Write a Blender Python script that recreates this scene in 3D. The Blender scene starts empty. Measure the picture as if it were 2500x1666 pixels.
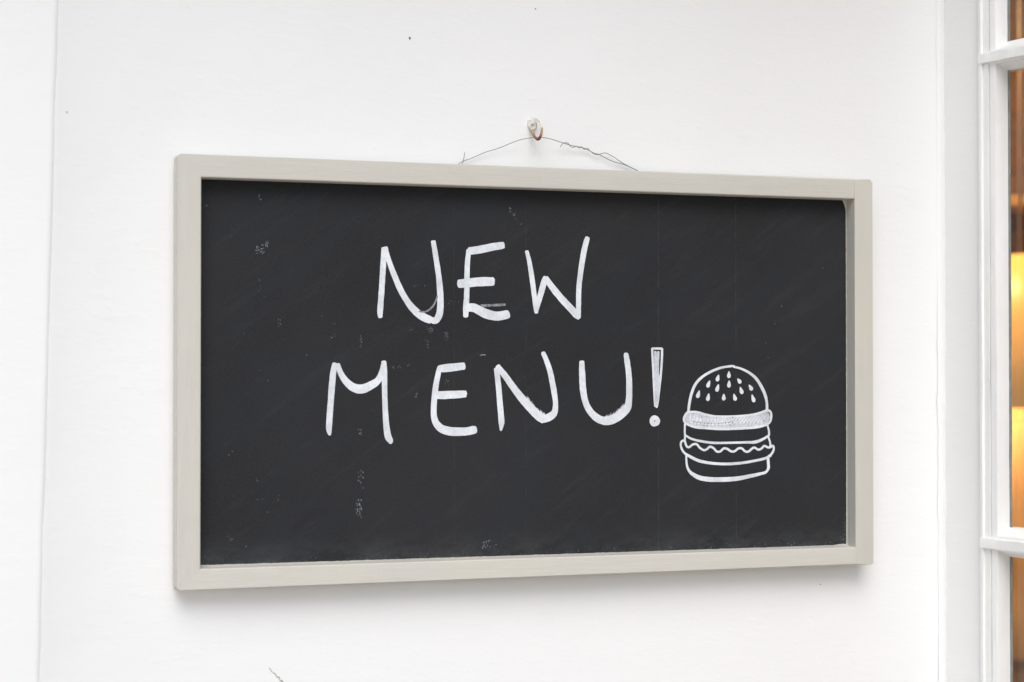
import bpy, bmesh, math, random
from mathutils import Vector, Matrix, noise

# ------------------------------------------------------------------ camera, sky, sun, exposure
scene = bpy.context.scene
col = scene.collection
cam_data = bpy.data.cameras.new("camera")
cam = bpy.data.objects.new("camera", cam_data)
col.objects.link(cam)
scene.camera = cam
cam_data.lens = 70.0
cam_data.sensor_width = 36.0
cam_data.sensor_fit = 'HORIZONTAL'
cam_data.clip_start = 0.05
cam_data.clip_end = 500.0
YAW, PITCH = 0.3447, 0.0164
cam.location = (-0.8579, -2.2633, 1.4975)
cam.rotation_euler = (math.pi / 2 + PITCH, 0.0002, -YAW)
cam_data.dof.use_dof = True
cam_data.dof.focus_distance = 2.47
cam_data.dof.aperture_fstop = 4.4

SUN_ELEV, SUN_AZ = math.radians(47), math.radians(-16)     # azimuth from straight out of the wall, + towards the window
world = bpy.data.worlds.new("World")
scene.world = world
world.use_nodes = True
wn, wl = world.node_tree.nodes, world.node_tree.links
wn.clear()
w_out = wn.new('ShaderNodeOutputWorld')
w_bg = wn.new('ShaderNodeBackground')
w_sky = wn.new('ShaderNodeTexSky')
w_sky.sky_type = 'NISHITA'
w_sky.sun_disc = False
w_sky.sun_elevation = SUN_ELEV
w_sky.sun_rotation = math.pi - SUN_AZ
w_sky.air_density = 1.0
w_sky.dust_density = 2.0
w_sky.ozone_density = 1.0
w_hsv = wn.new('ShaderNodeHueSaturation')                  # overcast: the cloud takes the blue out of the sky
w_hsv.inputs['Saturation'].default_value = 0.85
w_bg.inputs['Strength'].default_value = 0.115
wl.new(w_sky.outputs[0], w_hsv.inputs['Color'])
wl.new(w_hsv.outputs[0], w_bg.inputs['Color'])
wl.new(w_bg.outputs[0], w_out.inputs['Surface'])

sun_data = bpy.data.lights.new("sun", 'SUN')
sun = bpy.data.objects.new("sun", sun_data)
col.objects.link(sun)
sun_data.energy = 1.5
sun_data.angle = math.radians(42)
sun_data.color = (1.0, 1.0, 1.0)
s_dir = Vector((math.sin(SUN_AZ) * math.cos(SUN_ELEV), -math.cos(SUN_AZ) * math.cos(SUN_ELEV), math.sin(SUN_ELEV)))
sun.rotation_euler = s_dir.to_track_quat('Z', 'Y').to_euler()
sun.location = s_dir * 6

scene.view_settings.view_transform = 'Standard'
scene.view_settings.look = 'None'
scene.view_settings.gamma = 1.0
scene.view_settings.use_curve_mapping = False
scene.view_settings.exposure = 0.26
scene.render.engine = 'CYCLES'

# ---- measured data, metres; board drawings are (x, z, stroke width) about the board centre
LETTERS = [
 ('N',[[(-0.1988,0.14707,0.00763),(-0.20008,0.13357,0.00711),(-0.2016,0.10986,0.00698),(-0.20325,0.08616,0.00711),(-0.20439,0.0712,0.00698),(-0.20387,0.06473,0.00507)],[(-0.19855,0.14733,0.00737),(-0.19386,0.1337,0.00611),(-0.18735,0.11634,0.00701),(-0.17823,0.09648,0.0074),(-0.16778,0.08036,0.00793),(-0.15731,0.06983,0.00923),(-0.14813,0.06452,0.00963),(-0.14156,0.06208,0.009)],[(-0.13796,0.15681,0.00592),(-0.13505,0.13988,0.00644),(-0.13107,0.11478,0.00696),(-0.12934,0.09592,0.00774),(-0.12893,0.0783,0.00799),(-0.13077,0.06759,0.00851),(-0.13498,0.06126,0.00772),(-0.13959,0.06209,0.00746)]],[[(-0.15601,0.07235,0.00205),(-0.14814,0.0718,0.00205),(-0.14026,0.07666,0.00206),(-0.135,0.08452,0.00206),(-0.13303,0.09084,0.00206)]]),
 ('E',[[(-0.09302,0.14707,0.00598),(-0.09488,0.12804,0.0065),(-0.09527,0.10905,0.00675),(-0.09565,0.09007,0.00675),(-0.09658,0.07615,0.00727),(-0.09684,0.06667,0.00623)],[(-0.09235,0.14607,0.0091),(-0.07926,0.148,0.00939),(-0.06316,0.15152,0.00942),(-0.05103,0.15356,0.00866),(-0.04833,0.15413,0.00788)],[(-0.10564,0.10611,0.01011),(-0.0926,0.10758,0.01066),(-0.07656,0.1091,0.01095),(-0.06179,0.10959,0.01047)],[(-0.09524,0.07718,0.00961),(-0.08724,0.07752,0.01041),(-0.07922,0.07407,0.01094),(-0.06849,0.06949,0.01149),(-0.05639,0.06745,0.011),(-0.0456,0.06934,0.01076),(-0.04263,0.07013,0.00998)]],[[(-0.07721,0.07992,0.00313),(-0.06178,0.08061,0.00314),(-0.04628,0.08156,0.00315)]]),
 ('W',[[(-0.01822,0.14738,0.00475),(-0.01508,0.13592,0.00555),(-0.01167,0.11678,0.00635),(-0.00894,0.09762,0.00635),(-0.00662,0.07972,0.00609),(-0.00553,0.07205,0.0045)],[(-0.00621,0.07333,0.00503),(-0.00074,0.09261,0.00729),(0.00473,0.11064,0.00769),(0.00679,0.11555,0.00664)],[(0.00665,0.11516,0.00664),(0.01571,0.10311,0.00824),(0.0281,0.08913,0.00853),(0.04053,0.07705,0.00882),(0.04814,0.0694,0.00883),(0.05092,0.0662,0.00536)],[(0.04994,0.06877,0.00616),(0.04995,0.08554,0.00669),(0.05051,0.10362,0.0067),(0.05302,0.12433,0.00697),(0.0565,0.14507,0.00724),(0.05998,0.15937,0.00698),(0.06207,0.16588,0.00591)]],[]),
 ('M',[[(-0.25922,0.00909,0.00718),(-0.26157,-0.00065,0.00718),(-0.26318,-0.01568,0.00762),(-0.26452,-0.03335,0.00735),(-0.26585,-0.05101,0.00735),(-0.26673,-0.06424,0.00717),(-0.26654,-0.07042,0.00591),(-0.26581,-0.07529,0.00269)],[(-0.25639,0.00865,0.00539),(-0.25273,-0.00153,0.00665),(-0.24723,-0.01039,0.0081),(-0.23944,-0.01749,0.00947),(-0.23119,-0.02061,0.01066),(-0.22291,-0.01974,0.01068),(-0.21463,-0.01576,0.00952),(-0.20724,-0.01087,0.00817),(-0.20217,-0.00151,0.00727),(-0.19987,0.00831,0.00637)],[(-0.19969,0.01188,0.006),(-0.19892,-0.0024,0.00682),(-0.19872,-0.02024,0.00655),(-0.19814,-0.03808,0.00655),(-0.19719,-0.05593,0.00691),(-0.19606,-0.06753,0.00764),(-0.19419,-0.07736,0.00819),(-0.1914,-0.08274,0.00683),(-0.19121,-0.0856,0.00364)]],[]),
 ('E',[[(-0.12967,0.00528,0.00609),(-0.13231,-0.00509,0.00664),(-0.13475,-0.01769,0.00701),(-0.13672,-0.03388,0.00719),(-0.13737,-0.04737,0.00719),(-0.13651,-0.05637,0.00774),(-0.1332,-0.0636,0.00876),(-0.12677,-0.06906,0.00969),(-0.1173,-0.07185,0.01036),(-0.10686,-0.07249,0.0102),(-0.09543,-0.07224,0.00976),(-0.08779,-0.07077,0.00977),(-0.08416,-0.07035,0.00857)],[(-0.13014,0.00347,0.00831),(-0.12021,0.00439,0.00971),(-0.10882,0.00557,0.00927),(-0.09853,0.00667,0.00883)],[(-0.13342,-0.02832,0.00922),(-0.12018,-0.02809,0.00971),(-0.10689,-0.0275,0.00927),(-0.0966,-0.02699,0.00818)]],[]),
 ('N',[[(-0.0572,0.00333,0.00705),(-0.0561,-0.00601,0.00705),(-0.05466,-0.01949,0.00705),(-0.05323,-0.0361,0.00727),(-0.0519,-0.04959,0.00748),(-0.05102,-0.06101,0.00748),(-0.05134,-0.06826,0.0047),(-0.05189,-0.07199,0.00192)],[(-0.0561,0.00624,0.00705),(-0.04641,-0.00497,0.00771),(-0.03536,-0.01954,0.00858),(-0.02429,-0.0331,0.00968),(-0.01318,-0.04462,0.01056),(-0.00315,-0.05408,0.0108),(0.00411,-0.05883,0.01038)],[(0.00411,-0.05831,0.00919),(0.0125,-0.05523,0.00975),(0.0181,-0.05003,0.00814),(0.01956,-0.03956,0.00651),(0.01811,-0.02803,0.00694),(0.0153,-0.01336,0.00716),(0.01194,0.00131,0.00694),(0.00746,0.01386,0.0065),(0.00377,0.0217,0.00584),(0.0031,0.02379,0.00455)]],[('fuzz',[(-0.01763,-0.03313),(-0.00873,-0.04256),(0.0002,-0.04992),(0.00522,-0.05309)])]),
 ('U',[[(0.05421,0.0124,0.00656),(0.05477,-0.00288,0.00809),(0.05556,-0.01868,0.00831),(0.05816,-0.03449,0.00788),(0.06383,-0.04716,0.00832),(0.0735,-0.05672,0.00944),(0.08491,-0.06103,0.01012),(0.09635,-0.059,0.01103),(0.10669,-0.05272,0.01171),(0.11533,-0.04481,0.01018),(0.1173,-0.03473,0.00842),(0.11777,-0.01986,0.00798),(0.11709,-0.00287,0.00753),(0.11537,0.00988,0.00753),(0.11365,0.0205,0.00664),(0.11342,0.02262,0.00509)]],[('fuzz',[(0.08491,-0.0568),(0.09406,-0.05475),(0.10325,-0.04845),(0.11015,-0.04213)])]),
]
EXCLAMATION = [[(0.14897,0.02884,0.0029),(0.15538,0.02897,0.0029),(0.16261,0.02879,0.00291)],[(0.14897,0.02884,0.0029),(0.15012,0.00781,0.0029),(0.15126,-0.01353,0.0029),(0.1524,-0.03488,0.0029),(0.15321,-0.04342,0.0029)],[(0.16261,0.02879,0.00291),(0.16213,0.01318,0.00291),(0.16059,-0.005,0.00291),(0.15824,-0.02422,0.0029),(0.15624,-0.03917,0.0029),(0.15484,-0.04471,0.0029)],[(0.15328,0.02512,0.00357),(0.15361,0.00782,0.00357),(0.15416,-0.02421,0.00357),(0.15437,-0.04236,0.00357)],[(0.15747,0.02492,0.00335),(0.15676,0.0121,0.00335),(0.15651,-0.0082,0.00335),(0.15555,-0.02955,0.00335)],[(0.15884,-0.005,0.00335),(0.15743,-0.01995,0.00335),(0.1559,-0.03489,0.00335)]]
DOT = (0.15237,-0.06177,0.00702)
BURGER = [[(0.19878,-0.05001,0.00342),(0.19974,-0.04133,0.00387),(0.20274,-0.02831,0.00387),(0.20813,-0.01637,0.00388),(0.21652,-0.00767,0.00366),(0.22973,-5e-05,0.00344),(0.24418,0.00488,0.00322),(0.2587,0.00709,0.003),(0.26294,0.00676,0.00277)],[(0.26136,0.00632,0.00277),(0.27204,0.00381,0.00301),(0.28421,-0.00167,0.00348),(0.29396,-0.00936,0.00418),(0.30128,-0.01983,0.00442),(0.30617,-0.02975,0.00442),(0.3086,-0.03967,0.00373),(0.30883,-0.04827,0.00396)],[(0.19711,-0.0513,0.00319),(0.20928,-0.05094,0.00319),(0.22364,-0.05452,0.0032),(0.23806,-0.0568,0.00321),(0.2598,-0.05695,0.00323),(0.28167,-0.05579,0.00324),(0.29632,-0.05336,0.00325),(0.30981,-0.04904,0.00326)],[(0.30956,-0.04904,0.00326),(0.3141,-0.05182,0.00326),(0.3147,-0.05844,0.00326),(0.31223,-0.06503,0.00326),(0.30707,-0.06796,0.00326)],[(0.30756,-0.06797,0.00326),(0.29384,-0.07093,0.00325),(0.26704,-0.07233,0.00323),(0.24285,-0.07266,0.00322),(0.22361,-0.07139,0.0032),(0.20925,-0.07018,0.00319),(0.19852,-0.06683,0.00319),(0.19316,-0.06299,0.00318),(0.19257,-0.0581,0.00318),(0.19496,-0.05378,0.00319),(0.19758,-0.05109,0.00319)],[(0.19375,-0.0657,0.00273),(0.1935,-0.076,0.00273),(0.19397,-0.08088,0.00273),(0.19349,-0.0863,0.00273)],[(0.19433,-0.0798,0.00227),(0.20207,-0.08422,0.00296),(0.2152,-0.08763,0.0032),(0.23319,-0.09001,0.00321),(0.25369,-0.09025,0.00299),(0.27795,-0.08998,0.00324),(0.29258,-0.0896,0.00418),(0.3036,-0.08587,0.00349),(0.31146,-0.08133,0.0028)],[(0.30952,-0.06832,0.00279),(0.31159,-0.07604,0.0028),(0.31158,-0.08177,0.0028)],[(0.31047,-0.08319,0.00279),(0.31316,-0.09038,0.0028),(0.31315,-0.09534,0.0028)],[(0.19432,-0.08739,0.00296),(0.19135,-0.0866,0.00295),(0.18837,-0.08895,0.00295),(0.18837,-0.09437,0.00295),(0.19133,-0.10036,0.00295),(0.19585,-0.10443,0.00296)],[(0.19373,-0.08793,0.00307),(0.1961,-0.09392,0.00307),(0.19967,-0.09505,0.00307),(0.20444,-0.09185,0.00308),(0.20982,-0.09137,0.00308),(0.214,-0.09577,0.00308),(0.21998,-0.0991,0.00309),(0.22477,-0.09753,0.00309),(0.22838,-0.09486,0.00309),(0.23318,-0.09655,0.00309),(0.23799,-0.10097,0.0031),(0.24281,-0.10103,0.0031),(0.24764,-0.09727,0.0031),(0.25247,-0.09788,0.00311),(0.25851,-0.10124,0.00311),(0.26336,-0.10075,0.00311),(0.26821,-0.09753,0.00312),(0.27307,-0.09759,0.00312),(0.27793,-0.10149,0.00312),(0.2828,-0.10155,0.00313),(0.28768,-0.09777,0.00313),(0.29135,-0.09672,0.00313),(0.29623,-0.09953,0.00313),(0.30113,-0.09794,0.00314),(0.30481,-0.09469,0.00314),(0.31093,-0.09696,0.00314),(0.31647,-0.09505,0.00315)],[(0.31462,-0.09458,0.00303),(0.31806,-0.0954,0.00303),(0.31805,-0.10036,0.00303),(0.3146,-0.10582,0.00303),(0.31067,-0.10797,0.00303)],[(0.19394,-0.10311,0.00318),(0.20323,-0.10812,0.0041),(0.21397,-0.11261,0.00411),(0.22955,-0.11556,0.00389),(0.2476,-0.11692,0.00368),(0.26939,-0.11638,0.00369),(0.29009,-0.11372,0.00348),(0.306,-0.11066,0.00349),(0.3146,-0.10692,0.00303)],[(0.19549,-0.10475,0.00273),(0.19631,-0.11723,0.00296),(0.19963,-0.12488,0.00387),(0.20558,-0.12986,0.00524),(0.21514,-0.13404,0.00616),(0.23072,-0.13627,0.00664),(0.24757,-0.13657,0.0062),(0.26572,-0.1358,0.006),(0.28396,-0.13305,0.00509),(0.29861,-0.13033,0.00418),(0.30694,-0.12827,0.00349),(0.31063,-0.12338,0.00396),(0.31053,-0.11677,0.00419),(0.31005,-0.10994,0.00372)]]
BURGER_FILL = [(0.19556,-0.05324),(0.20928,-0.0517),(0.22364,-0.05561),(0.23806,-0.05745),(0.2598,-0.05761),(0.28166,-0.05645),(0.29632,-0.05413),(0.3098,-0.05069),(0.31347,-0.05733),(0.30977,-0.06612),(0.29384,-0.07038),(0.26705,-0.07146),(0.24285,-0.0719),(0.22361,-0.07063),(0.20925,-0.06942),(0.19852,-0.06574),(0.19376,-0.06082)]
SEEDS = [[(0.21386,-0.02399,0.00137),(0.2129,-0.02704,0.00365),(0.21182,-0.03046,0.00525),(0.21117,-0.03251,0.00342)],[(0.22827,-0.0115,0.00138),(0.22716,-0.01433,0.00367),(0.22591,-0.01752,0.00527),(0.22516,-0.01943,0.00344)],[(0.24079,-0.00419,0.00138),(0.23997,-0.00681,0.00368),(0.23904,-0.00976,0.00528),(0.23849,-0.01153,0.00344)],[(0.25529,0.00019,0.00138),(0.25519,-0.00253,0.00369),(0.25508,-0.00558,0.0053),(0.25501,-0.00741,0.00346)],[(0.24053,-0.01642,0.00138),(0.23956,-0.01939,0.00367),(0.23847,-0.02273,0.00528),(0.23782,-0.02473,0.00344)],[(0.25552,-0.01152,0.00138),(0.25532,-0.01437,0.00369),(0.2551,-0.01757,0.0053),(0.25496,-0.01949,0.00346)],[(0.2674,-0.00901,0.00139),(0.26885,-0.0109,0.0037),(0.27049,-0.01302,0.00532),(0.27147,-0.0143,0.00347)],[(0.28357,-0.01704,0.00139),(0.28503,-0.01924,0.00371),(0.28667,-0.02172,0.00533),(0.28765,-0.0232,0.00348)],[(0.27102,-0.01976,0.00139),(0.27199,-0.02261,0.0037),(0.27308,-0.02583,0.00532),(0.27373,-0.02775,0.00347)],[(0.22704,-0.02784,0.00137),(0.22641,-0.03089,0.00366),(0.2257,-0.03432,0.00527),(0.22528,-0.03638,0.00343)],[(0.24799,-0.02846,0.00138),(0.24789,-0.03108,0.00368),(0.24778,-0.03403,0.00529),(0.24771,-0.0358,0.00345)],[(0.26203,-0.0285,0.00138),(0.26285,-0.03122,0.00369),(0.26377,-0.03428,0.00531),(0.26432,-0.03612,0.00346)],[(0.28757,-0.02947,0.00139),(0.28864,-0.03263,0.00371),(0.28984,-0.0362,0.00534),(0.29056,-0.03834,0.00348)]]
SPECKS = [(-0.35019,0.14301,0.00536,0.00536,26,0.00241,1),(-0.34174,0.14961,0.00187,0.00375,10,0.00268,1),(-0.41199,0.19252,0.00107,0.00054,2,0.00134,1),(-0.35099,0.2039,0.00134,0.00268,5,0.00187,0.8),(-0.34903,0.20076,0.00054,0.0008,2,0.00134,1),(-0.38327,0.15761,0.0004,0.00027,1,0.00094,1),(-0.37749,0.17116,0.00027,0.00027,1,0.0008,0.9),(-0.28192,0.18721,0.00027,0.00027,1,0.00094,0.7),(-0.23445,0.19243,0.00027,0.00027,1,0.00107,0.9),(-0.23174,0.17815,0.0004,0.0004,1,0.00107,0.9),(-0.35076,0.10647,0.00134,0.00402,5,0.00121,0.6),(-0.35138,0.09365,0.00027,0.00027,1,0.00107,1),(-0.34485,0.08733,0.0004,0.00027,1,0.00107,1),(-0.34684,0.09884,0.00268,0.00402,6,0.0008,0.4),(-0.36103,0.05515,0.00027,0.00027,1,0.00107,0.7),(-0.36425,0.04937,0.0004,0.0004,1,0.00134,0.9),(-0.36877,0.04423,0.0004,0.0004,1,0.00107,0.7),(-0.3265,0.05738,0.00161,0.00536,9,0.00187,0.45),(-0.26368,0.03979,0.00054,0.00054,2,0.00121,0.9),(-0.14851,0.10313,0.0004,0.0004,1,0.00121,0.9),(-0.15952,0.10231,0.00268,0.00268,4,0.0008,0.6),(-0.14224,0.05044,0.00402,0.00402,14,0.00161,0.7),(-0.12147,0.04267,0.00241,0.00536,14,0.00161,0.8),(-0.14568,0.03394,0.00268,0.00536,14,0.00121,0.8),(-0.22748,0.03676,0.00161,0.0067,9,0.00121,0.7),(-0.27308,0.08116,0.00335,0.00201,5,0.00161,0.35),(-0.27438,0.06367,0.00107,0.00268,3,0.00134,0.4),(-0.26103,0.04953,0.00187,0.00803,10,0.00134,0.35),(-0.38612,-0.09633,0.00052,0.00052,1,0.00139,0.9),(-0.38194,-0.09357,0.0007,0.00139,2,0.00174,0.5),(-0.3526,-0.12602,0.00139,0.00139,3,0.00157,0.8),(-0.32746,-0.14847,0.0007,0.00523,5,0.00174,0.6),(-0.34984,-0.14933,0.00436,0.0007,6,0.00122,0.6),(-0.3405,-0.164,0.00052,0.00052,1,0.00139,0.8),(-0.33451,-0.18494,0.00052,0.00052,2,0.00174,1),(-0.38755,-0.19181,0.00105,0.00279,4,0.00157,0.7),(-0.38336,-0.1949,0.00279,0.00174,5,0.00157,0.6),(-0.38368,-0.2005,0.00052,0.00052,1,0.00122,0.8),(-0.36572,-0.20317,0.00035,0.00105,1,0.00209,0.9),(-0.22809,-0.12773,0.00383,0.01045,22,0.00279,0.5),(-0.23031,-0.16234,0.00383,0.01045,42,0.00418,0.75),(-0.13271,-0.21422,0.00052,0.00052,1,0.00139,0.8),(-0.06922,-0.20919,0.00627,0.00453,30,0.00244,0.8),(-0.06006,-0.21031,0.00348,0.00105,7,0.00174,0.5),(-0.2287,-0.07189,0.00209,0.00348,8,0.00244,0.6),(0.22631,0.14504,0.00038,0.00038,1,0.00102,0.6),(0.39001,0.13412,0.00038,0.00038,1,0.00089,0.7),(0.33029,0.08408,0.00026,0.00064,1,0.00204,0.9),(0.32053,0.06455,0.00102,0.00383,6,0.00153,0.35),(0.30781,0.03704,0.00038,0.00038,1,0.00102,0.7),(0.3103,0.01768,0.00038,0.00102,2,0.00128,0.8),(0.34937,0.22153,0.00051,0.00051,1,0.00102,0.6),(-0.03946,0.1971,0.00149,0.00319,9,0.00234,0.45),(-0.03438,0.19032,0.0017,0.00382,12,0.00234,0.45),(-0.03155,0.18401,0.00106,0.00266,8,0.00191,0.6),(-0.02645,0.17775,0.00212,0.00319,5,0.00127,0.3),(-0.29385,0.01932,0.00038,0.00038,1,0.00102,0.9),(-0.18772,0.00471,0.00128,0.00179,8,0.00128,0.9),(-0.18058,0.00534,0.00255,0.00255,5,0.00115,0.5),(-0.16885,0.00786,0.00128,0.00153,5,0.00128,0.6),(-0.16166,0.00224,0.00051,0.00051,2,0.00115,0.9),(-0.15901,-0.02844,0.00179,0.00332,11,0.00179,0.5),(-0.22889,-0.07096,0.00204,0.00332,9,0.00153,0.7),(-0.16498,0.05019,0.0023,0.00038,8,0.00115,0.6),(-0.22713,0.0363,0.00077,0.00255,5,0.00128,0.8),(-0.22905,0.02885,0.00064,0.00064,2,0.00115,0.9),(-0.26354,0.0398,0.00051,0.00077,2,0.00128,0.8),(-0.12093,0.04322,0.00179,0.0051,10,0.00128,0.6),(-0.1427,0.04935,0.00383,0.00281,12,0.00128,0.7),(-0.14465,0.03176,0.0023,0.0051,12,0.00115,0.7),(-0.11169,0.08367,0.00765,0.00281,12,0.00128,0.4),(-0.12088,-0.01347,0.00255,0.00459,8,0.00153,0.35),(-0.34054,-0.01063,0.00038,0.00029,2,0.00115,1),(-0.29372,0.01973,0.00029,0.00029,1,0.00096,0.7),(-0.38611,-0.09661,0.00038,0.00029,1,0.00096,1),(-0.3817,-0.09331,0.00029,0.00115,2,0.00153,0.5),(-0.35126,0.00189,0.00191,0.00019,4,0.00134,0.4)]
DASHES = [[(-0.07833,0.0198,0.00065),(-0.07458,0.02045,0.00065),(-0.07163,0.02008,0.00065)]]
BOARD_LINES = [(0.1577,1),(-0.0191,0.4),(0.2651,0.8),(-0.1115,0.4)]
WIRE_MAIN = [(-0.10711,0.0295,1.74998),(-0.10155,0.02949,1.75304),(-0.09711,0.02949,1.75584),(-0.08597,0.02944,1.75996),(-0.06929,0.02909,1.76745),(-0.05183,0.02755,1.77327),(-0.03513,0.02373,1.78044),(-0.02395,0.02022,1.78423),(-0.01028,0.01728,1.78659),(-0.00469,0.017,1.78721),(-7e-05,0.01718,1.78699),(0.00835,0.01831,1.78638),(0.01835,0.02053,1.78467),(0.03108,0.02373,1.78198),(0.04367,0.02641,1.77954),(0.05594,0.02812,1.77804),(0.06316,0.02872,1.77621),(0.07385,0.02921,1.77179),(0.08092,0.02936,1.77012),(0.09738,0.02948,1.76292),(0.11506,0.0295,1.75866),(0.12925,0.0295,1.75315),(0.13755,0.0295,1.74994)]
WIRE_TWIST = [(0.02611,0.02221,1.77679),(0.0281,0.022,1.78007),(0.03214,0.02348,1.78232),(0.03788,0.02637,1.78222),(0.04123,0.02608,1.77833),(0.04445,0.02544,1.7773),(0.0485,0.02691,1.77924),(0.05399,0.02904,1.77773),(0.05662,0.02836,1.77906),(0.0597,0.02733,1.77593),(0.06505,0.02908,1.77708),(0.06841,0.03018,1.77473),(0.07349,0.02833,1.77061),(0.07841,0.02894,1.76999),(0.08486,0.03039,1.77179),(0.08873,0.02841,1.77249),(0.09523,0.02993,1.7705),(0.10197,0.02919,1.76687),(0.10779,0.02904,1.76325),(0.11431,0.03053,1.76015),(0.12738,0.03066,1.75451),(0.13594,0.02852,1.75045)]
WIRE_STUB = [(-0.09943,0.0285,1.74931),(-0.09854,0.0285,1.75305),(-0.09743,0.0285,1.75785),(-0.09577,0.0285,1.7666)]
HOOK = [(-0.00723,0.036,1.80181),(-0.00914,0.03,1.79842),(-0.00976,0.025,1.79405),(-0.00909,0.021,1.78958),(-0.00812,0.017,1.78571),(-0.00719,0.0125,1.78366),(-0.0062,0.009,1.78518),(-0.0047,0.0085,1.78892),(-0.00325,0.0095,1.79428),(-0.00262,0.012,1.79978),(-0.00265,0.016,1.80544),(-0.00355,0.021,1.80932),(-0.00415,0.026,1.81033)]
PLUG = (-0.00797,0.034,1.80154)
CHIPS = [(-0.1644,0.034,1.9025,0.0012),(-0.5741,0.034,1.7917,0.0006),(-0.0025,0.034,1.9478,0.0005),(0.3911,0.034,1.2246,0.0004)]
FLAKE_LINE = [(-0.3362,1.1532),(-0.3082,1.124)]
random.seed(7)
BOARD_Z = 1.5            # height of the board's centre
WALL_Y = 0.034           # face of the plaster wall; the front of the board's frame is y = 0
FACE_Y = 0.0224          # black face of the board
W, H = 0.9, 0.4973       # board, outside
FL, FR, FT, FB = 0.0269, 0.0261, 0.0261, 0.0233   # widths of the four rails

# ------------------------------------------------------------------ helpers
def obj(name, bm, mat, parent=None, smooth=False):
    me = bpy.data.meshes.new(name)
    bmesh.ops.recalc_face_normals(bm, faces=bm.faces)
    bm.to_mesh(me); bm.free()
    if smooth:
        for p in me.polygons: p.use_smooth = True
    if mat: me.materials.append(mat)
    o = bpy.data.objects.new(name, me)
    col.objects.link(o)
    if parent: o.parent = parent
    return o

def empty(name, loc=(0, 0, 0), rz=0.0):
    o = bpy.data.objects.new(name, None)
    o.empty_display_size = 0.05
    col.objects.link(o)
    o.location = loc
    o.rotation_euler = (0, 0, rz)
    return o

def tag(o, label=None, cat=None, group=None, kind=None):
    if label: o['label'] = label
    if cat: o['category'] = cat
    if group: o['group'] = group
    if kind: o['kind'] = kind
    return o

def add_box(bm, x0, x1, y0, y1, z0, z1, bevel=0.0, seg=2):
    v = [bm.verts.new(p) for p in ((x0,y0,z0),(x1,y0,z0),(x1,y1,z0),(x0,y1,z0),(x0,y0,z1),(x1,y0,z1),(x1,y1,z1),(x0,y1,z1))]
    fs = [bm.faces.new([v[i] for i in q]) for q in ((0,3,2,1),(4,5,6,7),(0,1,5,4),(1,2,6,5),(2,3,7,6),(3,0,4,7))]
    if bevel:
        es = list({e for f in fs for e in f.edges})
        bmesh.ops.bevel(bm, geom=es, offset=bevel, segments=seg, profile=0.5, affect='EDGES')

def catmull(pts, sub):
    out = []
    n = len(pts)
    if n < 3: sub_pts = pts
    for i in range(n - 1):
        p0, p1, p2, p3 = pts[max(i-1,0)], pts[i], pts[i+1], pts[min(i+2,n-1)]
        for k in range(sub):
            t = k / sub
            out.append(tuple(0.5*((2*b)+(-a+c)*t+(2*a-5*b+4*c-d)*t*t+(-a+3*b-3*c+d)*t**3) for a,b,c,d in zip(p0,p1,p2,p3)))
    out.append(tuple(pts[-1]))
    return out

def add_tube(bm, pts, radius, sides=8, sub=4, taper=None):
    pts = [Vector(p) for p in catmull([tuple(p) for p in pts], sub)]
    rings = []
    up = Vector((0.31, 0.2, 0.93))
    for i, p in enumerate(pts):
        d = (pts[min(i+1,len(pts)-1)] - pts[max(i-1,0)]).normalized()
        a = d.cross(up).normalized(); b = a.cross(d).normalized(); up = b
        r = radius if taper is None else radius * taper(i / (len(pts)-1))
        rings.append([bm.verts.new(p + a*(r*math.cos(2*math.pi*k/sides)) + b*(r*math.sin(2*math.pi*k/sides))) for k in range(sides)])
    for A, B in zip(rings, rings[1:]):
        for k in range(sides):
            bm.faces.new((A[k], A[(k+1)%sides], B[(k+1)%sides], B[k]))
    bm.faces.new(rings[0][::-1]); bm.faces.new(rings[-1])

def add_lathe(bm, prof, centre, sides=24):
    rings = []
    for r, z in prof:
        rings.append([bm.verts.new((centre[0]+r*math.cos(2*math.pi*k/sides), centre[1]+r*math.sin(2*math.pi*k/sides), centre[2]+z)) for k in range(sides)])
    for A, B in zip(rings, rings[1:]):
        for k in range(sides):
            bm.faces.new((A[k], A[(k+1)%sides], B[(k+1)%sides], B[k]))
    bm.faces.new(rings[0][::-1]); bm.faces.new(rings[-1])

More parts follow.
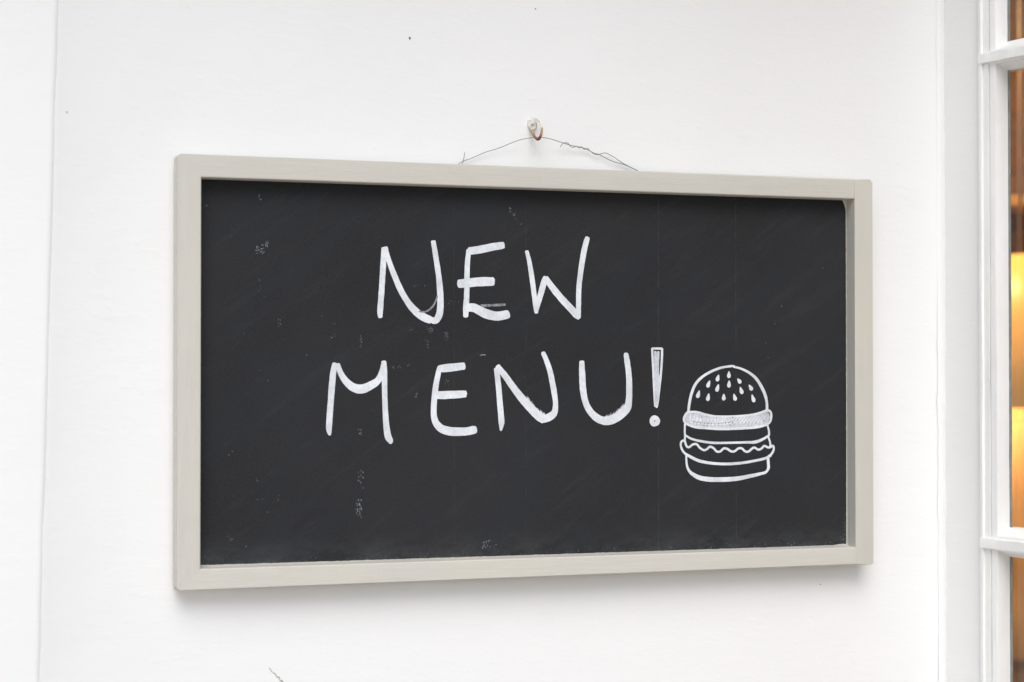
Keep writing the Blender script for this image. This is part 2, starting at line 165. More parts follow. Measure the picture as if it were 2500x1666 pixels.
# ------------------------------------------------------------------ materials
class Mat:
    def __init__(self, name, rough=0.6, spec=0.4):
        self.m = bpy.data.materials.new(name)
        self.m.use_nodes = True
        self.t = self.m.node_tree
        self.b = self.t.nodes['Principled BSDF']
        self.b.inputs['Roughness'].default_value = rough
        self.b.inputs['Specular IOR Level'].default_value = spec
        self._obj = None
    def n(self, kind, **kw):
        o = self.t.nodes.new(kind)
        for k, v in kw.items(): setattr(o, k, v)
        return o
    def link(self, a, b): self.t.links.new(a, b)
    def coord(self, scale=(1, 1, 1), loc=(0, 0, 0), rot=(0, 0, 0)):
        if self._obj is None: self._obj = self.n('ShaderNodeTexCoord')
        mp = self.n('ShaderNodeMapping')
        mp.inputs['Scale'].default_value = scale
        mp.inputs['Location'].default_value = loc
        mp.inputs['Rotation'].default_value = rot
        self.link(self._obj.outputs['Object'], mp.inputs['Vector'])
        return mp.outputs[0]
    def slant(self, ang, scale, loc):
        mp = self.n('ShaderNodeMapping')
        mp.inputs['Scale'].default_value = scale
        mp.inputs['Location'].default_value = loc
        self.link(self.coord((1, 1, 1), (0, 0, 0), (0, ang, 0)), mp.inputs['Vector'])
        return mp.outputs[0]
    def noise(self, scale, detail=4, rough=0.55, vec=None, dist=0.0):
        o = self.n('ShaderNodeTexNoise')
        o.inputs['Scale'].default_value = scale
        o.inputs['Detail'].default_value = detail
        o.inputs['Roughness'].default_value = rough
        o.inputs['Distortion'].default_value = dist
        self.link(vec if vec is not None else self.coord(), o.inputs['Vector'])
        return o.outputs['Fac']
    def ramp(self, fac, stops):
        o = self.n('ShaderNodeValToRGB')
        e = o.color_ramp.elements
        while len(e) < len(stops): e.new(0.5)
        for el, (p, c) in zip(e, stops):
            el.position = p
            el.color = (c, c, c, 1) if isinstance(c, (int, float)) else (*c, 1)
        self.link(fac, o.inputs[0])
        return o.outputs[0]
    def math(self, op, a, b):
        o = self.n('ShaderNodeMath', operation=op)
        for i, v in enumerate((a, b)):
            if isinstance(v, (int, float)): o.inputs[i].default_value = v
            else: self.link(v, o.inputs[i])
        return o.outputs[0]
    def mix(self, fac, a, b):
        o = self.n('ShaderNodeMix', data_type='RGBA')
        for s, v in ((o.inputs[0], fac), (o.inputs[6], a), (o.inputs[7], b)):
            if isinstance(v, (int, float)): s.default_value = v
            elif isinstance(v, tuple): s.default_value = (*v, 1)
            else: self.link(v, s)
        return o.outputs[2]
    def colour(self, c):
        if isinstance(c, tuple): self.b.inputs['Base Color'].default_value = (*c, 1)
        else: self.link(c, self.b.inputs['Base Color'])
    def bump(self, *layers):
        prev = None
        for h, strength, dist in layers:
            o = self.n('ShaderNodeBump')
            o.inputs['Strength'].default_value = strength
            o.inputs['Distance'].default_value = dist
            self.link(h, o.inputs['Height'])
            if prev is not None: self.link(prev, o.inputs['Normal'])
            prev = o.outputs[0]
        self.link(prev, self.b.inputs['Normal'])

def plaster_mat(name, tone=(0.855, 0.862, 0.858), rot=0.0):
    m = Mat(name, 0.62, 0.3)
    big = m.noise(2.3, 3, 0.5)
    mid = m.noise(14, 3, 0.6, m.coord((1, 1, 2.2)))
    c = m.mix(m.ramp(big, [(0.35, 0.0), (0.7, 1.0)]), tuple(t * 0.985 for t in tone), tone)
    blot = m.ramp(m.noise(9, 5, 0.65, m.coord((1, 1, 1), (3, 1, 7))), [(0.56, 0.0), (0.74, 0.35)])
    c = m.mix(blot, c, (tone[0] * 0.965, tone[1] * 0.962, tone[2] * 0.945))
    pit = m.ramp(m.noise(190, 2, 0.5, m.coord((1, 1, 1), (5, 2, 1))), [(0.775, 0.0), (0.82, 0.22)])
    c = m.mix(pit, c, (0.52, 0.51, 0.47))
    m.colour(c)
    brush = m.noise(40, 4, 0.62, m.coord((1, 1, 3.2)))
    fine = m.noise(420, 1, 0.6, m.coord((0.55, 0.55, 1.2)))
    lump = m.ramp(m.noise(75, 1, 0.4, m.coord((0.8, 0.8, 1.6), (9, 9, 9))), [(0.60, 0.0), (0.72, 1.0)])
    hgt = m.math('ADD', m.math('MULTIPLY', big, 0.0045), m.math('MULTIPLY', mid, 0.00065))
    hgt = m.math('ADD', hgt, m.math('MULTIPLY', brush, 0.00029))
    hgt = m.math('ADD', hgt, m.math('ADD', m.math('MULTIPLY', lump, 0.00008), m.math('MULTIPLY', fine, 0.00006)))
    m.bump((hgt, 1.0, 1.0))
    return m.m

def wood_paint_mat(name, tone, axis):
    """painted softwood: grain runs along axis"""
    m = Mat(name, 0.48, 0.35)
    sc = {'x': (1, 14, 14), 'z': (14, 14, 1), 'none': (4, 4, 4)}[axis]
    streak = m.noise(9, 5, 0.6, m.coord(sc), 0.6)
    blot = m.noise(7, 4, 0.6)
    c = m.mix(m.ramp(streak, [(0.32, 0.0), (0.7, 1.0)]), tuple(t * 0.95 for t in tone), tone)
    c = m.mix(m.ramp(blot, [(0.45, 0.0), (0.72, 0.5)]), c, (tone[0] * 1.02, tone[1] * 1.0, tone[2] * 0.94))
    nick = m.ramp(m.noise(130, 3, 0.5, m.coord((1, 1, 1), (2, 4, 8))), [(0.77, 0.0), (0.80, 0.5)])
    c = m.mix(nick, c, (0.30, 0.29, 0.26))
    m.colour(c)
    grain = m.noise(26, 6, 0.65, m.coord(tuple(s * 1.0 for s in sc)), 1.2)
    fine = m.noise(600, 2, 0.6)
    m.bump((m.noise(30, 2, 0.5), 0.25, 0.003), (grain, 0.55, 0.0008), (fine, 0.25, 0.0001))
    m.link(m.ramp(blot, [(0.3, 0.40), (0.7, 0.58)]), m.b.inputs['Roughness'])
    return m.m

def board_mat():
    m = Mat('blackboard_paint', 0.7, 0.16)
    tone = m.mix(m.ramp(m.noise(4.5, 4, 0.55), [(0.38, 0.0), (0.66, 1.0)]), (0.0155, 0.0158, 0.0170), (0.0225, 0.0228, 0.0244))
    # blue-grey wiped chalk, slanting
    wipe = m.ramp(m.noise(5.0, 6, 0.62, m.slant(0.7, (1.0, 1, 2.4), (1, 0, 3)), 0.4), [(0.46, 0.0), (0.68, 0.8)])
    tone = m.mix(wipe, tone, (0.0175, 0.0225, 0.0295))
    wipe2 = m.ramp(m.noise(13, 6, 0.72, m.slant(0.62, (0.55, 1, 4.5), (4, 0, 1))), [(0.54, 0.0), (0.76, 0.42)])
    tone = m.mix(wipe2, tone, (0.044, 0.047, 0.052))
    grain = m.noise(900, 2, 0.7)
    tone = m.mix(m.ramp(grain, [(0.35, 0.0), (0.68, 0.55)]), tone, (0.042, 0.042, 0.045))
    # settled chalk dust along the lower edge and corners of the panel, with its own ragged shape
    tc = m.n('ShaderNodeTexCoord'); sp = m.n('ShaderNodeSeparateXYZ')
    m.link(tc.outputs['Object'], sp.inputs[0])
    edge = m.n('ShaderNodeMapRange'); edge.clamp = True
    m.link(sp.outputs['Z'], edge.inputs[0])
    edge.inputs[1].default_value = -H/2 + FB; edge.inputs[2].default_value = -H/2 + FB + 0.045
    edge.inputs[3].default_value = 1.0; edge.inputs[4].default_value = 0.0
    dn = m.ramp(m.noise(20, 6, 0.7, m.coord((1, 1, 2.0))), [(0.40, 0.0), (0.75, 1.0)])
    dust = m.math('MULTIPLY', m.math('POWER', edge.outputs[0], 1.8), dn)
    tone = m.mix(m.math('MULTIPLY', dust, 0.55), tone, (0.105, 0.115, 0.118))
    # faint ruled vertical lines left on the paint
    for x, s in BOARD_LINES:
        dx = m.math('ABSOLUTE', m.math('SUBTRACT', sp.outputs['X'], x), 0.0)
        ln = m.math('LESS_THAN', dx, 0.00045)
        br = m.ramp(m.noise(60, 4, 0.7, m.coord((0.01, 0.01, 0.8), (x * 30, 0, 0))), [(0.42, 0.0), (0.66, 1.0)])
        tone = m.mix(m.math('MULTIPLY', m.math('MULTIPLY', ln, br), 0.40 * s), tone, (0.125, 0.120, 0.112))
    m.colour(tone)
    m.bump((m.noise(5, 2, 0.5), 0.2, 0.01), (grain, 0.5, 0.00022))
    return m.m

def chalk_mat(name, cover, tone=(0.80, 0.835, 0.875)):
    """white marker paint; cover 1 = solid, lower = dry, the black shows through"""
    m = Mat(name, 0.65, 0.25)
    cloud = m.noise(38, 5, 0.65)
    c = m.mix(m.ramp(cloud, [(0.38, 0.0), (0.62, 1.0)]), tuple(t * 0.80 for t in tone), tone)
    hatch = m.noise(240, 4, 0.7, m.coord((1.5, 1, 0.8)))
    c = m.mix(m.ramp(hatch, [(0.46, 0.0), (0.74, 0.45)]), c, tuple(t * 0.62 for t in tone))
    thin = m.noise(520, 3, 0.75, m.coord((1.2, 1, 0.6)))
    lo = 0.30 + 0.48 * cover
    c = m.mix(m.ramp(thin, [(lo, 0.0), (lo + 0.14, 0.85)]), c, (0.045, 0.047, 0.052))
    m.colour(c)
    m.bump((thin, 0.3, 0.00008))
    return m.m

def wood_mat(name, dark, light, axis='x', rough=0.45):
    m = Mat(name, rough, 0.4)
    sc = {'x': (0.6, 9, 9), 'z': (9, 9, 0.6)}[axis]
    g = m.noise(5, 6, 0.62, m.coord(sc), 1.4)
    c = m.mix(m.ramp(g, [(0.3, 0.0), (0.7, 1.0)]), dark, light)
    m.colour(c)
    m.bump((g, 0.3, 0.001))
    return m.m

def plain_mat(name, c, rough=0.5, metal=0.0, var=0.12, scale=40):
    m = Mat(name, rough)
    m.colour(m.mix(m.ramp(m.noise(scale, 4, 0.6), [(0.35, 0.0), (0.7, 1.0)]), tuple(v * (1 - var) for v in c), c))
    m.b.inputs['Metallic'].default_value = metal
    return m.m

def glass_mat():
    m = bpy.data.materials.new('window_glass'); m.use_nodes = True
    t = m.node_tree; t.nodes.clear()
    out = t.nodes.new('ShaderNodeOutputMaterial')
    tr = t.nodes.new('ShaderNodeBsdfTransparent'); tr.inputs[0].default_value = (0.93, 0.95, 0.94, 1)
    gl = t.nodes.new('ShaderNodeBsdfGlossy'); gl.inputs['Roughness'].default_value = 0.02
    fr = t.nodes.new('ShaderNodeFresnel'); fr.inputs['IOR'].default_value = 1.45
    mx = t.nodes.new('ShaderNodeMixShader')
    ge = t.nodes.new('ShaderNodeNewGeometry')          # same reflectance on both faces of the pane
    ma = t.nodes.new('ShaderNodeMath'); ma.operation = 'MULTIPLY_ADD'
    ma.inputs[1].default_value = 1/1.45 - 1.45; ma.inputs[2].default_value = 1.45
    t.links.new(ge.outputs['Backfacing'], ma.inputs[0]); t.links.new(ma.outputs[0], fr.inputs['IOR'])
    nz = t.nodes.new('ShaderNodeTexNoise'); nz.inputs['Scale'].default_value = 9
    bp = t.nodes.new('ShaderNodeBump'); bp.inputs['Distance'].default_value = 0.002; bp.inputs['Strength'].default_value = 0.3
    t.links.new(nz.outputs['Fac'], bp.inputs['Height']); t.links.new(bp.outputs[0], gl.inputs['Normal'])
    t.links.new(fr.outputs[0], mx.inputs[0]); t.links.new(tr.outputs[0], mx.inputs[1]); t.links.new(gl.outputs[0], mx.inputs[2])
    t.links.new(mx.outputs[0], out.inputs['Surface'])
    return m

def glow_mat(name, c, strength):
    m = Mat(name, 0.5)
    m.colour(c)
    m.b.inputs['Emission Color'].default_value = (*c, 1)
    m.b.inputs['Emission Strength'].default_value = strength
    return m.m

PLASTER = plaster_mat('white_plaster')
PLASTER_R = plaster_mat('white_plaster_bay', (0.89, 0.893, 0.88))
FRAME_X = wood_paint_mat('grey_paint_rail', (0.605, 0.588, 0.530), 'x')
FRAME_Z = wood_paint_mat('grey_paint_stile', (0.605, 0.588, 0.530), 'z')
SASH_Z = wood_paint_mat('white_gloss_stile', (0.90, 0.905, 0.89), 'z')
SASH_X = wood_paint_mat('white_gloss_bar', (0.90, 0.905, 0.89), 'none')
BOARD = board_mat()
CHALK = chalk_mat('white_marker', 1.0)
CHALK_DRY = chalk_mat('white_marker_dry', 0.56, (0.66, 0.69, 0.74))
CHALK_FAINT = chalk_mat('white_marker_faint', 0.36, (0.34, 0.36, 0.40))
SPECK = plain_mat('chalk_speck', (0.44, 0.47, 0.52), 0.8)
SPECK_DIM = plain_mat('chalk_speck_dim', (0.12, 0.128, 0.142), 0.8)
WIRE = plain_mat('galvanised_wire', (0.17, 0.18, 0.19), 0.42, 0.6)
GLASS = glass_mat()

# ------------------------------------------------------------------ ground, unseen: pale sheet added to bounce light up the wall
bm = bmesh.new()
bmesh.ops.create_grid(bm, x_segments=2, y_segments=2, size=60)
gm = Mat('pale_paving', 0.8, 0.3)
gm.colour(gm.mix(gm.noise(3, 5, 0.6), (0.50, 0.44, 0.37), (0.56, 0.50, 0.43)))
ground = obj('ground', bm, gm.m)
tag(ground, kind='structure')

# ------------------------------------------------------------------ plaster wall with its pilaster
CORNER_X = 0.5743
wall = empty('plaster_wall', (0, WALL_Y, 0))
tag(wall, 'white painted plaster wall behind the framed chalkboard', 'wall')

def grid_sheet(x0, x1, z0, z1, nx, nz, depth, thick):
    """a plastered slab: its front is a fine grid gently out of true, depth(x, z) in metres"""
    bm = bmesh.new()
    V = [[bm.verts.new((x0 + (x1-x0)*i/nx, depth(x0 + (x1-x0)*i/nx, z0 + (z1-z0)*j/nz), z0 + (z1-z0)*j/nz)) for i in range(nx+1)] for j in range(nz+1)]
    for j in range(nz):
        for i in range(nx):
            bm.faces.new((V[j][i], V[j][i+1], V[j+1][i+1], V[j+1][i]))
    rim = [V[0][i] for i in range(nx+1)] + [V[j][nx] for j in range(1, nz+1)] + [V[nz][i] for i in range(nx-1, -1, -1)] + [V[j][0] for j in range(nz-1, 0, -1)]
    back = [bm.verts.new((v.co.x, thick, v.co.z)) for v in rim]
    n = len(rim)
    for i in range(n):
        bm.faces.new((rim[i], rim[(i+1) % n], back[(i+1) % n], back[i]))
    bm.faces.new(back)
    return bm

def undulate(x, z):
    return 0.0016 * noise.noise(Vector((x*3.1, 0.4, z*2.6))) + 0.0006 * noise.noise(Vector((x*11, 3.7, z*8)))
def arris(z): return -0.6328 + 0.0242 * z
def wall_depth(x, z):
    d = x - arris(z)
    return undulate(x, z) - (0.030 * math.exp(-d / 0.090) if d > 0 else 0.030)  # swell towards the pilaster, shaped so the wall beside it turns darker
o = obj('wall_face', grid_sheet(-0.75, CORNER_X + 0.10, 0.0, 3.0, 220, 170, wall_depth, 0.25), PLASTER, wall, True)

# pilaster at the left: its arris leans and is softly rounded
bm = bmesh.new()
NZ = 160
rows = []
for j in range(NZ + 1):
    z = 3.0 * j / NZ
    ex = arris(z) + 0.0016 * noise.noise(Vector((0, 0, z*4.2))) + 0.0007 * noise.noise(Vector((5, 0, z*17)))
    row = []
    for k in range(9):
        x = -1.6 + (ex - 0.004 + 1.6) * k / 8
        row.append((x, -0.0318 + undulate(x, z), z))
    u = undulate(ex, z)
    row += [(ex - 0.0015, -0.0316 + u, z), (ex, -0.0310 + u, z), (ex + 0.0020, -0.0297 + u, z), (ex + 0.006, -0.0255 + u, z)]
    rows.append([bm.verts.new(p) for p in row])
for A, B in zip(rows, rows[1:]):
    for k in range(len(A) - 1):
        bm.faces.new((A[k], A[k+1], B[k+1], B[k]))
pil = obj('pilaster', bm, PLASTER, wall, True)

# unseen board added high above, to shade the top of the wall
bm = bmesh.new(); add_box(bm, -1.6, CORNER_X + 0.05, -0.44, 0.0, 2.52, 2.60, 0.006)
obj('shading_board', bm, PLASTER, wall)

# small marks in the wall paint: old nail holes and knocks
HOLE = plain_mat('nail_hole', (0.13, 0.14, 0.13), 0.8)
for x, y, z, r in CHIPS:
    bm = bmesh.new()
    n = 9
    c = bm.verts.new((x, 0.0006, z))
    ring = [bm.verts.new((x + r*random.uniform(.55, 1.1)*math.cos(6.283*k/n), -0.0012, z + r*1.3*random.uniform(.55, 1.1)*math.sin(6.283*k/n))) for k in range(n)]
    ring2 = [bm.verts.new((v.co.x*1.0 + (v.co.x-x)*.5, 0.002, v.co.z + (v.co.z-z)*.5)) for v in ring]
    for k in range(n):
        bm.faces.new((c, ring[k], ring[(k+1) % n])); bm.faces.new((ring[k], ring2[k], ring2[(k+1) % n], ring[(k+1) % n]))
    obj('nail_hole', bm, HOLE, wall).location.y = wall_depth(x, z) - 0.0002
# flaked plaster low down, at the bottom edge of the picture
FLAKE = plain_mat('bare_plaster', (0.66, 0.65, 0.60), 0.9, 0, 0.45, 500)
bm = bmesh.new()
rows = []
for k in range(25):
    t = k / 24
    x = FLAKE_LINE[0][0] + (FLAKE_LINE[1][0] - FLAKE_LINE[0][0]) * t
    z = FLAKE_LINE[0][1] + (FLAKE_LINE[1][1] - FLAKE_LINE[0][1]) * t
    hw = (0.0003 + 0.0026 * t * t) * (0.65 + 0.6 * noise.noise(Vector((k * .9, 2, 5))))
    o = 0.0011 * noise.noise(Vector((k * .55, 7, 1)))
    rows.append([bm.verts.new(p) for p in ((x - hw + o, 0.0012, z - hw + o), (x - hw*.5 + o, -0.0014, z - hw*.5 + o), (x + o, -0.0006 - .0006 * random.random(), z + o), (x + hw*.6 + o, -0.0015, z + hw*.6 + o), (x + hw + o, 0.0012, z + hw + o))])
for A, B in zip(rows, rows[1:]):
    for k in range(4): bm.faces.new((A[k], A[k+1], B[k+1], B[k]))
obj('paint_flake', bm, FLAKE, wall).location.y = -0.0013

# ------------------------------------------------------------------ bay wall coming forward at the right, with the window
# local axes of the bay: x = along the bay wall away from the corner (towards the street), y = out of its face, z up
ANG = math.radians(80)
def bay_frame(o):
    o.matrix_world = Matrix(((math.cos(ANG), -math.sin(ANG), 0, CORNER_X), (-math.sin(ANG), -math.cos(ANG), 0, WALL_Y), (0, 0, 1, 0), (0, 0, 0, 1)))
bay = empty('bay_wall')
bay_frame(bay)
tag(bay, 'narrow white wall turning forward beside the window at right', 'wall')
S1, S2, SE = 0.0786, 0.66, 0.74        # window opening from S1 to S2, end of the bay
ZT, ZB = 1.9065, 1.2810                # the two glazing bars in view
STEP = ZT - ZB
W0, W1 = ZB - STEP, ZT + STEP          # sill and head
def bay_piece(name, s0, s1, z0, z1, nx, nz):
    bm = bmesh.new()
    f = lambda s, z: 0.0010 * noise.noise(Vector((s*9, 7, z*3.4)))
    V = [[bm.verts.new((s0+(s1-s0)*i/nx, f(s0+(s1-s0)*i/nx, z0+(z1-z0)*j/nz), z0+(z1-z0)*j/nz)) for i in range(nx+1)] for j in range(nz+1)]
    for j in range(nz):
        for i in range(nx):
            bm.faces.new((V[j][i], V[j][i+1], V[j+1][i+1], V[j+1][i]))
    rim = [V[0][i] for i in range(nx+1)] + [V[j][nx] for j in range(1, nz+1)] + [V[nz][i] for i in range(nx-1, -1, -1)] + [V[j][0] for j in range(nz-1, 0, -1)]
    back = [bm.verts.new((v.co.x, -0.032, v.co.z)) for v in rim]
    for i in range(len(rim)):
        bm.faces.new((rim[i], rim[(i+1) % len(rim)], back[(i+1) % len(rim)], back[i]))
    bm.faces.new(back)
    return obj(name, bm, PLASTER_R, bay, True)
bay_piece('jamb_face', -0.02, S1 + 0.004, 0.0, 3.0, 4, 160)
bay_piece('outer_pier', S2 - 0.004, SE, 0.0, 3.0, 3, 40)
bay_piece('apron', S1 + 0.004, S2 - 0.004, 0.0, W0 - 0.03, 6, 12)
bay_piece('lintel', S1 + 0.004, S2 - 0.004, W1 + 0.03, 3.0, 6, 4)
# lumpy filler run down the inside corner
bm = bmesh.new()
rows = []
for j in range(241):
    z = 3.0 * j / 240
    g = 0.5 + 0.5*noise.noise(Vector((1, 2, z*23))) + 0.35*noise.noise(Vector((4, 2, z*70)))
    a = 0.0045 + 0.0030 * max(g, 0)
    rows.append([bm.verts.new(p) for p in ((-0.001, a*1.15, z), (a*0.28, a*0.45, z), (a*0.62, a*0.22, z), (a*1.25, 0.0, z), (0.0, -0.004, z))])
for A, B in zip(rows, rows[1:]):
    for k in range(4):
        bm.faces.new((A[k], A[k+1], B[k+1], B[k]))
obj('corner_filler', bm, PLASTER_R, bay, True)

win = empty('sash_window')
bay_frame(win)
tag(win, 'white painted window with moulded glazing bars and amber lit room behind', 'window')
GN = -0.016                              # glass plane, behind the wall face
def extrude_profile(name, prof, a0, a1, axis, mat, parent, wob=0.0006, seg=110, seed=0):
    """prof: list of (across, out); extruded along z (stile) or along x (bar)"""
    bm = bmesh.new()
    rows = []
    for j in range(seg + 1):
        a = a0 + (a1 - a0) * j / seg
        row = []
        for k, (c, n) in enumerate(prof):
            d = wob * noise.noise(Vector((a*9, k*1.7, seed))) + wob*.6 * noise.noise(Vector((a*45, k*2.3, seed + 5)))
            last = k in (0, len(prof) - 1)
            row.append(bm.verts.new((c + d, n + (0 if last else d*.7), a) if axis == 'z' else (a, n + (0 if last else d*.7), c + d)))
        rows.append(row)
    for A, B in zip(rows, rows[1:]):
        for k in range(len(A) - 1):
            bm.faces.new((A[k], A[k+1], B[k+1], B[k]))
    bm.faces.new(rows[0]); bm.faces.new(rows[-1])
    o = obj(name, bm, mat, parent, False)
    for p in o.data.polygons: p.use_smooth = len(p.vertices) == 4
    md = o.modifiers.new('edges', 'EDGE_SPLIT'); md.split_angle = math.radians(24)
    return o
st_prof = [(-0.002, -0.03), (0.0, 0.0060), (0.0010, 0.0080), (0.0052, 0.0082), (0.0060, 0.0075), (0.0062, 0.0050), (0.0150, 0.0042), (0.0152, 0.0016), (0.0180, 0.0016), (0.0182, 0.0040), (0.0248, 0.0034),
           (0.0270, 0.0028), (0.0296, -0.006), (0.0302, -0.0150), (0.0260, -0.0215), (0.0080, -0.031)]
extrude_profile('stile', [(S1 + c, n) for c, n in st_prof], W0 - 0.03, W1 + 0.03, 'z', SASH_Z, win, 0.0007, 260, 1)
extrude_profile('stile', [(S2 - c, n) for c, n in st_prof], W0 - 0.03, W1 + 0.03, 'z', SASH_Z, win, 0.0007, 120, 2)
bar_prof = [(-0.0185, -0.03), (-0.0185, -0.0150), (-0.0170, -0.0125), (-0.0125, -0.0040), (-0.0110, -0.0030), (-0.0110, 0.0022), (-0.0085, 0.0030), (-0.0085, 0.0085), (-0.0078, 0.0092), (0.0040, 0.0092), (0.0050, 0.0085),
            (0.0050, 0.0035), (0.0085, 0.0028), (0.0085, -0.0005), (0.0170, -0.0135), (0.0190, -0.0150), (0.0190, -0.03)]
for i, z in enumerate((ZB, ZT)):
    extrude_profile('glazing_bar', [(z + c, n) for c, n in bar_prof], S1 + 0.0012, S2 - 0.0012, 'x', SASH_X, win, 0.0006, 140, 11 + i)
for nm, z in (('bottom_rail', W0), ('head_rail', W1)):
    bm = bmesh.new(); add_box(bm, S1 + 0.001, S2 - 0.001, -0.03, 0.0075, z - 0.03, z + 0.03, 0.003); obj(nm, bm, SASH_X, win)
SEAL = plain_mat('grey_glazing_seal', (0.28, 0.30, 0.28), 0.6, 0, 0.35, 60)
for z0, z1 in ((W0, ZB), (ZB, ZT), (ZT, W1)):
    bm = bmesh.new(); add_box(bm, S1 + 0.02, S2 - 0.02, GN - 0.004, GN, z0 + 0.012, z1 - 0.012)
    pane = obj('pane', bm, GLASS, win)
    # grey putty line on the glass along the stile, of uneven width
    bm = bmesh.new()
    rows = []
    for j in range(91):
        z = z0 + 0.017 + (z1 - z0 - 0.034) * j / 90
        e = S1 + 0.0345 + 0.0009*noise.noise(Vector((z*13, 1, 0))) + 0.0004*noise.noise(Vector((z*70, 1, 0)))
        rows.append([bm.verts.new(p) for p in ((S1 + 0.027, GN + 0.0004, z), (S1 + 0.0315, GN + 0.0012, z), (e, GN + 0.0004, z))])
    for A, B in zip(rows, rows[1:]):
        for k in range(2):
            bm.faces.new((A[k], A[k+1], B[k+1], B[k]))
    obj('putty_line', bm, SEAL, pane)

# ------------------------------------------------------------------ the warm room behind the glass
ROOM = plain_mat('ochre_room_paint', (0.42, 0.27, 0.14), 0.8)
X0, X1, Y0, Y1, ZC = 0.70, 3.3, -0.66, 2.2, 2.8
def room_piece(name, *b):
    bm = bmesh.new(); add_box(bm, *b)
    return tag(obj(name, bm, ROOM), kind='structure')
back_wall = room_piece('room_back_wall', X0 - 0.1, X1 + 0.1, Y1, Y1 + 0.1, 0, ZC)
room_piece('room_side_wall', X1, X1 + 0.1, Y0, Y1, 0, ZC)
room_piece('room_inner_wall', X0 - 0.1, X0, WALL_Y + 0.26, Y1, 0, ZC)
room_piece('room_front_wall', CORNER_X + 0.13, X1 + 0.1, Y0 - 0.1, Y0, 0, ZC)
room_piece('room_ceiling', CORNER_X + 0.06, X1 + 0.1, Y0 - 0.1, Y1 + 0.1, ZC, ZC + 0.1)
room_piece('room_floor', X0 - 0.1, X1 + 0.1, Y0 - 0.1, Y1 + 0.1, 0.003, 0.02)
# wood boarding on the back wall, board by board
tones = [((0.24, 0.115, 0.055), (0.40, 0.21, 0.10)), ((0.30, 0.155, 0.07), (0.46, 0.26, 0.125)), ((0.20, 0.095, 0.052), (0.33, 0.165, 0.088))]
WOODS = [wood_mat('room_board_%d' % i, a, b) for i, (a, b) in enumerate(tones)]
bm = bmesh.new(); add_box(bm, X0 + 0.02, X1 - 0.02, Y1 - 0.022, Y1 - 0.004, 0.0, 0.150, 0.004, 1)
plank0 = obj('plank', bm, None, back_wall)
for i in range(18):
    o = plank0
    if i:
        o = bpy.data.objects.new('plank', plank0.data.copy()); col.objects.link(o); o.parent = back_wall
    o.data.materials.clear(); o.data.materials.append(WOODS[random.choice((0, 1, 2, 0, 1))])
    o.location = (0, 0, 0.03 + i * 0.153)
PINE = wood_mat('honey_pine', (0.46, 0.27, 0.11), (0.72, 0.47, 0.21), 'z')
PINE_X = wood_mat('honey_pine_shelf', (0.55, 0.30, 0.10), (0.74, 0.44, 0.16), 'x')
sh = empty('wall_shelf', (2.15, Y1 - 0.12, 1.915))
tag(sh, 'honey coloured wooden shelf seen through the tall window pane', 'shelf')
bm = bmesh.new(); add_box(bm, -0.75, 0.75, -0.09, 0.09, 0.0, 0.03, 0.004, 1); obj('shelf_board', bm, PINE_X, sh)
for x in (-0.5, 0.5):
    bm = bmesh.new(); add_box(bm, x - 0.015, x + 0.015, -0.06, 0.09, -0.12, 0.0, 0.003, 1); obj('bracket', bm, PINE_X, sh)
cb = empty('pine_cupboard', (2.05, Y1 - 0.24, 0.02))
tag(cb, 'honey pine cupboard glowing behind the middle window pane', 'cupboard')
bm = bmesh.new(); add_box(bm, -0.5, 0.5, -0.2, 0.2, 0.0, 1.42, 0.006, 1); obj('carcass', bm, PINE, cb)
for x in (-0.245, 0.245):
    for z0, z1 in ((0.06, 0.74), (0.80, 1.36)):
        bm = bmesh.new(); add_box(bm, x - 0.235, x + 0.235, -0.222, -0.201, z0, z1, 0.008, 2)
        d = obj('door', bm, PINE, cb)
        bm = bmesh.new(); add_lathe(bm, [(0.004, 0), (0.014, 0.004), (0.016, 0.012), (0.01, 0.02)], (0, 0, 0), 12)
        k = obj('knob', bm, plain_mat('brass_knob', (0.6, 0.4, 0.15), 0.3, 1.0), d, True)
        k.rotation_euler = (math.pi / 2, 0, 0); k.location = (x - math.copysign(0.2, x), -0.222, (z0 + z1) / 2)
# pendant lamp: amber shade, lit bulb
def pendant(x, y, z, r, watts, label):
    p = empty('pendant_lamp', (x, y, z))
    tag(p, label, 'lamp')
    bm = bmesh.new(); add_tube(bm, [(0, 0, 0.10), (0, 0, 0.5), (0, 0, ZC - z)], 0.004, 8, 2); obj('flex', bm, plain_mat('brown_flex', (0.1, 0.06, 0.03)), p)
    bm = bmesh.new()
    prof = [(r*0.96, -r*1.05), (r, -r), (r*0.93, r*0.1), (r*0.7, r*0.62), (r*0.3, r*0.92), (0.02, r)]
    rings = [[bm.verts.new((a*math.cos(6.28319*k/32), a*math.sin(6.28319*k/32), b)) for k in range(32)] for a, b in prof]
    for A, B in zip(rings, rings[1:]):
        for k in range(32): bm.faces.new((A[k], A[(k+1) % 32], B[(k+1) % 32], B[k]))
    s = Mat('amber_shade', 0.4)
    s.colour((0.80, 0.46, 0.12))
    s.b.inputs['Emission Color'].default_value = (1.0, 0.57, 0.19, 1)
    s.b.inputs['Emission Strength'].default_value = 0.27
    obj('shade', bm, s.m, p, True)
    bm = bmesh.new(); bmesh.ops.create_uvsphere(bm, u_segments=16, v_segments=10, radius=0.035); obj('bulb', bm, glow_mat('warm_bulb', (1.0, 0.72, 0.36), 18), p, True)
    l = bpy.data.lights.new('bulb_light', 'POINT'); l.energy = watts; l.color = (1.0, 0.76, 0.46); l.shadow_soft_size = 0.05
    lo = bpy.data.objects.new('bulb_light', l); col.objects.link(lo); lo.parent = p; lo.location = (0, 0, -r*1.15)
pendant(1.77, 1.62, 1.60, 0.17, 3.0, 'amber glowing pendant lamp seen through the middle pane')
